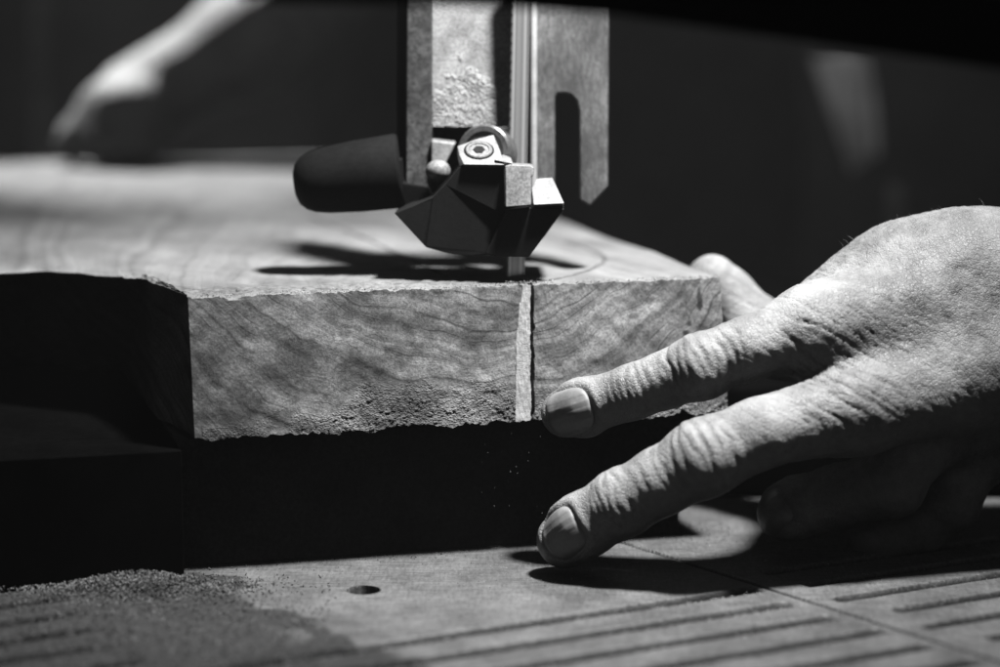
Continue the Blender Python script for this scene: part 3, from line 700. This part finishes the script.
def displace(V, N):
    h = np.zeros(len(V)); cre = np.zeros(len(V)); 
    for nm, i, dn, lst in CRE:
        p, a, n, t, r = joint_frame(nm, i, dn); q = V - p; s = q @ a; d = q @ n; tt = q @ t
        near = (np.linalg.norm(q - s[:, None] * a, axis=1) < r * 1.6) & (np.abs(s) < 17)
        if nm == 'index' : pass
        m = sstep(-.5, .2, d / r) * near * sstep(1.25, .55, np.abs(tt) / r)
        wob = 1.5 * fbm(V * .14, 3, 300 + i) + .5 * noise3(V * .5, 320)
        for k, (so, am, wd) in enumerate(lst):
            bend = .03 * tt * tt * np.sign(so + .01) * min(1, abs(so) / 6)
            x = s - so + bend + wob * (.6 + .25 * math.sin(k * 2.1)) + .14 * tt * math.sin(k * 1.7 + i)
            amp = am * np.clip(.75 + .7 * noise3(V * np.array([.22, .22, .22]) + k * 9.1, 330), .1, 1.4)
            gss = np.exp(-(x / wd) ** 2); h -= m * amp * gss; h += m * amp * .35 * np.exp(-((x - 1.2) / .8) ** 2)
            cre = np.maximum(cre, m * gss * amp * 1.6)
        h += .55 * m * np.exp(-(s / (r * .75)) ** 2) * (1 if i == 4 else .3)
        # the loose fold of skin on the knuckle
    # long folds across the back of the hand, running between the knuckles
    kn = (FING['index'][-1][0] + FING['middle'][-1][0]) / 2
    dirw = unit(at_y(900, 405, 590) - at_y(800, 345, 590)); crs = unit(np.cross(dirw, [0, -1, .3]))
    q = V - kn; al = q @ dirw; ac = q @ crs
    fold = fbm(np.stack([al * .045 + 2, ac * .42, q[:, 1] * .03], -1), 4, 400)
    px = 500 + FPX * V[:, 0] / (V[:, 1] * math.cos(PITCH) + (HCAM - V[:, 2]) * math.sin(PITCH))
    mk = np.exp(-((V[:, 0] - at_y(830, 350, 592)[0]) / 20) ** 2) * np.exp(-((V[:, 2] - at_y(830, 350, 592)[2]) / 22) ** 2) * (N[:, 1] < .3)
    rid = np.abs(fold); f1 = np.exp(-(rid / .12) ** 2)
    h -= mk * f1 * .55; cre = np.maximum(cre, mk * f1 * .6)
    # fine oblique wrinkles over the whole back of the hand
    back = sstep(at_y(760, 350, 595)[0], at_y(830, 350, 595)[0], V[:, 0])
    f2 = np.exp(-(np.abs(fbm(np.stack([V[:, 0] * .5 + V[:, 2] * .28, V[:, 2] * .12 - V[:, 0] * .1, V[:, 1] * .25], -1), 3, 420)) / .16) ** 2)
    f3 = np.exp(-(np.abs(fbm(np.stack([V[:, 0] * .16 + V[:, 2] * .55, V[:, 0] * .5 - V[:, 2] * .16, V[:, 1] * .3], -1), 3, 421)) / .14) ** 2)
    h -= back * (f2 * .14 + f3 * .16); cre = np.maximum(cre, back * .22 * np.maximum(f2, f3))
    # tendons, veins and general lumpiness
    h += .55 * fbm(V * .055, 3, 430) * back + .12 * fbm(V * .25, 3, 431)
    # silhouette ripples along the thumb web
    # nail beds
    for nm, c, n, la, lb in NAILS:
        n, a, b = nail_frame(nm, c, n); q = V - c; x = (q @ a) / la; y = (q @ b) / lb; d = q @ n
        rr = (np.abs(x) ** 3.2 + np.abs(y) ** 3.2) ** (1 / 3.2)
        near = (np.linalg.norm(q, axis=1) < 13) & (N @ n > .1)
        h += near * (-.55 * sstep(1.14, .96, rr) + .42 * np.exp(-((rr - 1.25) / .14) ** 2) * sstep(.7, .1, x))
        cre = np.maximum(cre, near * np.exp(-((rr - 1.07) / .06) ** 2) * .7)
    vein = np.zeros(len(V))
    for pts_, wv in [([(905, 310), (925, 275), (930, 305), (960, 318)], 3.0), ([(925, 275), (922, 300), (918, 325)], 3.5), ([(880, 305), (900, 295)], 3), ([(860, 335), (885, 345)], 4), ([(950, 290), (985, 262)], 4), ([(968, 330), (990, 300)], 4)]:
        P = [at_y(a, b, 595) for a, b in pts_]
        for a, b in zip(P[:-1], P[1:]):
            A2, B2, V2 = a[[0, 2]], b[[0, 2]], V[:, [0, 2]]; ba = B2 - A2; t = np.clip(((V2 - A2) @ ba) / (ba @ ba), 0, 1)
            dd = np.linalg.norm(V2 - A2 - t[:, None] * ba, axis=1); vein = np.maximum(vein, np.exp(-(dd / wv) ** 2) * (N[:, 1] < 0))
    vein = vein * np.clip(.7 + .6 * fbm(V * .3, 3, 440), 0, 1)
    return h, np.clip(cre, 0, 1), vein

XC = 152.0
fn_hi = lambda p: np.maximum(sdf_hand(p), p[:, 0] - XC)
Vh, Fh = surface_nets(fn_hi, (8, 560, -3), (156, 700, 112), .6)
for _ in range(2):
    G = grad(sdf_hand, Vh); ok = Vh[:, 0] < XC - 1; d = sdf_hand(Vh)
    Vh[ok] -= (d[:, None] * G / np.maximum((G * G).sum(1), .2)[:, None])[ok] * .9
G = grad(sdf_hand, Vh, .5); Nh = G / np.maximum(np.linalg.norm(G, axis=1), 1e-6)[:, None]
hh, cre, vein = displace(Vh, Nh); fade = sstep(XC, XC - 6, Vh[:, 0]); Vh = Vh + Nh * (hh * fade)[:, None]
# the rest of the body at coarser resolution: forearm, torso, other arm and hand
RH = dict(tip=at_y(70, 152, 1003), )
W2, EL2, SH2 = at_y(253, 42, 1020), at_y(430, -125, 1075), np.array([-150.0, 1290, 420])
def sdf_body(p):
    d = cap(p, WR, ELB, 26, 40); d = np.maximum(d, 140 - p[:, 0])
    d = smin(d, cap(p, ELB, SHO, 42, 52), 25)
    d = smin(d, cap(p, np.array([30., 1330, 380]), np.array([30., 1320, -120]), 120, 130), 60)
    d = smin(d, cap(p, SHO, SH2, 60, 60), 50)
    d = smin(d, cap(p, SH2, EL2, 50, 42), 25)
    d = smin(d, cap(p, EL2, W2, 36, 25), 14)
    pal = at_y(140, 104, 1006)
    d = smin(d, cap(p, W2, pal, 22, 20), 12)
    for px, py, yy, r in [(74, 150, 985, 8), (100, 156, 975, 8), (120, 160, 972, 8), (145, 158, 978, 8)]:
        k1 = (pal + at_y(px, py, yy)) / 2 + np.array([0, -8, 10]); t = at_y(px, py, yy); t[2] = max(t[2], ZT + r + .5)
        d = smin(d, smin(cap(p, pal, k1, 11, 9.5), cap(p, k1, t, 9.5, r), 4), 6)
    d = smin(d, cap(p, pal, at_y(72, 140, 990), 10, 8), 6)
    neck = np.array([30., 1320, 470]); d = smin(d, cap(p, neck, neck + np.array([0, 0, 70]), 52, 50), 40)
    d = smin(d, ell(p, neck + np.array([0, -20, 150]), (76, 95, 112)), 30)
    return d
Vb, Fb = surface_nets(sdf_body, (-300, 880 - 320, -260), (470, 1480, 760), 7.0)
Gb = grad(sdf_body, Vb, 1.0); Vb -= sdf_body(Vb)[:, None] * Gb / np.maximum((Gb * Gb).sum(1), .3)[:, None] * .9
person = empty('person', (30, 1320, -32), 'person with bare hands steadying the wood slab, dark shirt, standing behind the saw', 'person')
V = np.concatenate([Vh, Vb]); F = Fh.tolist() + (Fb + len(Vh)).tolist()
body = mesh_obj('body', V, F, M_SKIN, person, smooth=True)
back_shade = sstep(at_y(800, 300, 600)[0], at_y(880, 300, 600)[0], Vh[:, 0] + 6 * fbm(Vh * .06, 3, 450)) * np.clip(.75 + .5 * fbm(Vh * .09, 4, 455), 0, 1)  # painted shade: colour mask over the back of the hand
for nm, arr in (('crease', cre), ('vein', vein), ('tan', back_shade)):  # 'tan' holds the painted shade on the back of the hand
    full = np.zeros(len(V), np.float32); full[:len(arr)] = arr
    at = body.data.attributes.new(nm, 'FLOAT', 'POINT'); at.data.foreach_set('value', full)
# shirt: torso and sleeves
def sdf_shirt(p):
    d = cap(p, np.array([30., 1330, 390]), np.array([30., 1320, -200]), 132, 142)
    d = smin(d, cap(p, SHO, SH2, 72, 72), 50)
    d = smin(d, cap(p, SHO, SHO + (ELB - SHO) * .75, 64, 54), 25)
    d = smin(d, cap(p, SH2, SH2 + (EL2 - SH2) * .6, 62, 52), 25)
    d = d + 4 * fbm(p * .018, 3, 500)
    return np.maximum(np.maximum(d, p[:, 2] - 485), -400 - p[:, 2])
Vs, Fs = surface_nets(sdf_shirt, (-330, 1000, -420), (470, 1520, 520), 9.0)
mesh_obj('shirt', Vs, Fs, M_SHIRT, body, smooth=True)
# fingernails, laid onto the finished finger surface
def nail(nm, c, n, la, lb):
    n, a, b = nail_frame(nm, c, n); K_ = 34; V = []; F = []
    g_ = np.linspace(-1, 1, K_)
    P = []; XY = []
    for x in g_:
        for y in g_:
            # square to superellipse
            s = max(abs(x), abs(y)); e = (abs(x) ** 3.2 + abs(y) ** 3.2) ** (1 / 3.2)
            k = s / e if e > 0 else 1
            P.append(c + a * x * k * la + b * y * k * lb + n * 12); XY.append((x * k, y * k))
    P = np.array(P); XY = np.array(XY); t = np.zeros(len(P))
    for _ in range(60):
        d = sdf_hand(P - n * t[:, None]); t += np.clip(d, -1, 1) * .8
    Q = P - n * t[:, None]
    hgt = (Q - c) @ n; hs = np.clip(hgt, np.median(hgt) - 4.2, None)
    rr = (np.abs(XY[:, 0]) ** 3.2 + np.abs(XY[:, 1]) ** 3.2) ** (1 / 3.2)
    Q = Q + n * (hs - hgt)[:, None] * .5 + n * (.04 - .5 * sstep(.9, 1.0, rr) + .035 * np.sin(XY[:, 1] * 17) + .02 * np.sin(XY[:, 1] * 41 + 1))[:, None]
    V = np.concatenate([Q, Q - n * .5]); n2 = K_ * K_
    for i in range(K_ - 1):
        for j in range(K_ - 1):
            q = [i * K_ + j, i * K_ + j + 1, (i + 1) * K_ + j + 1, (i + 1) * K_ + j]; F.append(q); F.append([n2 + x for x in q[::-1]])
    rim = list(range(K_)) + [i * K_ + K_ - 1 for i in range(1, K_)] + [(K_ - 1) * K_ + j for j in range(K_ - 2, -1, -1)] + [i * K_ for i in range(K_ - 2, 0, -1)]
    for k in range(len(rim)): i, j = rim[k], rim[(k + 1) % len(rim)]; F.append([i, j, n2 + j, n2 + i])
    mesh_obj('fingernail', V, F, M_NAIL, body, smooth=True)
for q in NAILS: nail(*q)
# short hairs on the back of the hand
hv = []; hf = []
cand = np.where((Vh[:, 0] > at_y(850, 300, 600)[0]) & (Nh[:, 2] > .25) & (Nh[:, 1] < .5) & (Vh[:, 0] < 150))[0]
for i in rng.choice(cand, 120, replace=False):
    p, n = Vh[i], Nh[i]; d = unit(n * .5 + np.array([-.35, -.1, .45]) + rng.normal(0, .25, 3)); L = rng.uniform(1.0, 3.2); s = unit(np.cross(d, [0, 1, 0])) * .032
    q = p - n * .3; m = q + d * L * .6; e = q + d * L + np.array([-.4, 0, -.25]) * L * .3; b = len(hv); u3 = unit(np.cross(d, s)) * .032
    hv += [q + s, q - s, q + u3, m + s * .8, m - s * .8, m + u3 * .8, e]
    hf += [[b, b + 1, b + 4, b + 3], [b + 1, b + 2, b + 5, b + 4], [b + 2, b, b + 3, b + 5], [b + 3, b + 4, b + 6], [b + 4, b + 5, b + 6], [b + 5, b + 3, b + 6]]
ho = mesh_obj('hand_hair', hv, hf, M_HAIR, body); ho['kind'] = 'stuff'

# ------------------------------------------------------------------ far background
def wall():
    v = [np.array(p, float) for p in [(-3000, 2300, -900), (3000, 2300, -900), (3000, 2300, 2600), (-3000, 2300, 2600)]]
    vv, ff = prism(v, [p + np.array([0, 100, 0]) for p in v]); o = mesh_obj('backdrop', vv, ff, M_WALL, origin=(0, 2300, -900)); prop(o, None, None, None, 'structure')
    v = [np.array(p, float) for p in [(-3000, -800, -900), (3000, -800, -900), (3000, 2300, -900), (-3000, 2300, -900)]]
    vv, ff = prism(v, [p - np.array([0, 0, 60]) for p in v]); o = mesh_obj('floor', vv, ff, M_WALL, origin=(0, 800, -900)); prop(o, None, None, None, 'structure')
wall()
pb, pt = at_y(49, 178, 1240), at_y(44, -40, 1240)
v, f = tube([np.array([pb[0], 1240, -40]), np.array([pb[0], 1240, 60]), pt, pt + np.array([0, 0, 100])], [7, 7, 7, 7], 24)
o = mesh_obj('machine_post', v, f, M_POST, origin=(pb[0], 1240, -40), smooth=True); prop(o, 'slim blurred vertical post behind the far hand at the slab corner', 'post')
o.data.set_sharp_from_angle(angle=math.radians(40))

def added_cloth():  # added cloth standing in for a soft background highlight
    n1, n2 = 40, 30; V = []; F = []
    for side in (0, 1):
        for i in range(n1):
            t = i / (n1 - 1)
            for j in range(n2):
                s_ = j / (n2 - 1); lft = 812 + 42 * t; rgt = 868 + 11 * math.sin(t * 1.7)
                px = lft + (rgt - lft) * s_; py = 52 + 10 * abs(s_ - .6) + t * (120 - 20 * s_)
                p = at_y(px, py, 1150 + 4 * math.sin(s_ * 7 + 2 * t) - 20 * s_); V.append(p + np.array([0, 2.5 * side, 0]))
    q = lambda s_, i, j: s_ * n1 * n2 + i * n2 + j
    for i in range(n1 - 1):
        for j in range(n2 - 1):
            F += [[q(0, i, j), q(0, i, j + 1), q(0, i + 1, j + 1), q(0, i + 1, j)], [q(1, i, j), q(1, i + 1, j), q(1, i + 1, j + 1), q(1, i, j + 1)]]
    rim = [(0, j) for j in range(n2)] + [(i, n2 - 1) for i in range(1, n1)] + [(n1 - 1, j) for j in range(n2 - 2, -1, -1)] + [(i, 0) for i in range(n1 - 2, 0, -1)]
    for k in range(len(rim)): a, b = rim[k], rim[(k + 1) % len(rim)]; F.append([q(0, *a), q(1, *a), q(1, *b), q(0, *b)])
    o = mesh_obj('added_cloth', V, F, M_CLOTH, origin=V[0], smooth=True); prop(o, 'added blurred grey cloth standing in for a soft highlight behind the near hand', 'added_cloth')
added_cloth()
pt = at_y(896, 186, 1120)
v, f = tube([np.array([pt[0], 1120, -60]), pt - np.array([0, 0, 4]), pt], [4.2, 4.2, 3.2], 24)
o = mesh_obj('table_post', v, f, M_POST, origin=(pt[0], 1120, -60), smooth=True); prop(o, 'short blurred upright post just above the back of the near hand', 'post'); o.data.set_sharp_from_angle(angle=math.radians(40))

# ------------------------------------------------------------------ light, world, camera
def spot(name, loc, target, power, size_deg, blend, radius):
    l = bpy.data.lights.new(name, 'SPOT'); l.energy = power; l.spot_size = math.radians(size_deg); l.spot_blend = blend; l.shadow_soft_size = radius * S
    o = bpy.data.objects.new(name, l); col.objects.link(o); o.location = Vector(loc) * S
    d = Vector(target) - Vector(loc); o.rotation_euler = d.to_track_quat('-Z', 'Y').to_euler(); return o
spot('work_lamp', (135, 548, 560), (-8, 634, 50), 41, 49, 1.0, 30)
spot('arm_rim_fill', (-330, 1300, 600), (-145, 1010, 125), 46, 26, .9, 20)  # unseen rim light added to brighten the far arm
spot('cloth_fill', (-60, 880, 420), (178, 1150, 105), 8, 13, .9, 20)  # unseen narrow light added to brighten the grey cloth
v = [np.array(p, float) for p in [(-3300, -1100, -2000), (3300, -1100, -2000), (3300, 2700, -2000), (-3300, 2700, -2000)]]
vv, ff = prism(v, [p + np.array([0, 0, 4650.0]) for p in v])
mh = bpy.data.materials.new('added_haze'); mh.use_nodes = True; nt_ = mh.node_tree; nt_.nodes.remove(nt_.nodes['Principled BSDF'])
pv = nt_.nodes.new('ShaderNodeVolumePrincipled'); pv.inputs['Color'].default_value = (.9, .9, .9, 1); pv.inputs['Density'].default_value = .038  # even thin haze added to lift the blacks
nt_.links.new(pv.outputs[0], nt_.nodes['Material Output'].inputs['Volume'])
o = mesh_obj('added_haze', vv, ff, mh, origin=(0, 800, -2000)); prop(o, 'added thin haze lifting the blacks across the scene', 'added_haze', None, 'stuff')
w = bpy.data.worlds.new('World'); scene.world = w; w.use_nodes = True
w.node_tree.nodes['Background'].inputs[0].default_value = (1, 1, 1, 1); w.node_tree.nodes['Background'].inputs[1].default_value = .055
cd = bpy.data.cameras.new('camera'); co = bpy.data.objects.new('camera', cd); col.objects.link(co)
co.location = (0, 0, HCAM * S); co.rotation_euler = (math.radians(90) - PITCH, 0, 0)
cd.sensor_width = 36; cd.lens = 85; cd.clip_start = .01; cd.clip_end = 50
cd.dof.use_dof = True; cd.dof.focus_distance = .612; cd.dof.aperture_fstop = 5.6
scene.camera = co
scene.cycles.diffuse_bounces = 0
vs = scene.view_settings; vs.view_transform = 'Standard'; vs.look = 'None'; vs.exposure = 0; vs.gamma = 1; vs.use_curve_mapping = False
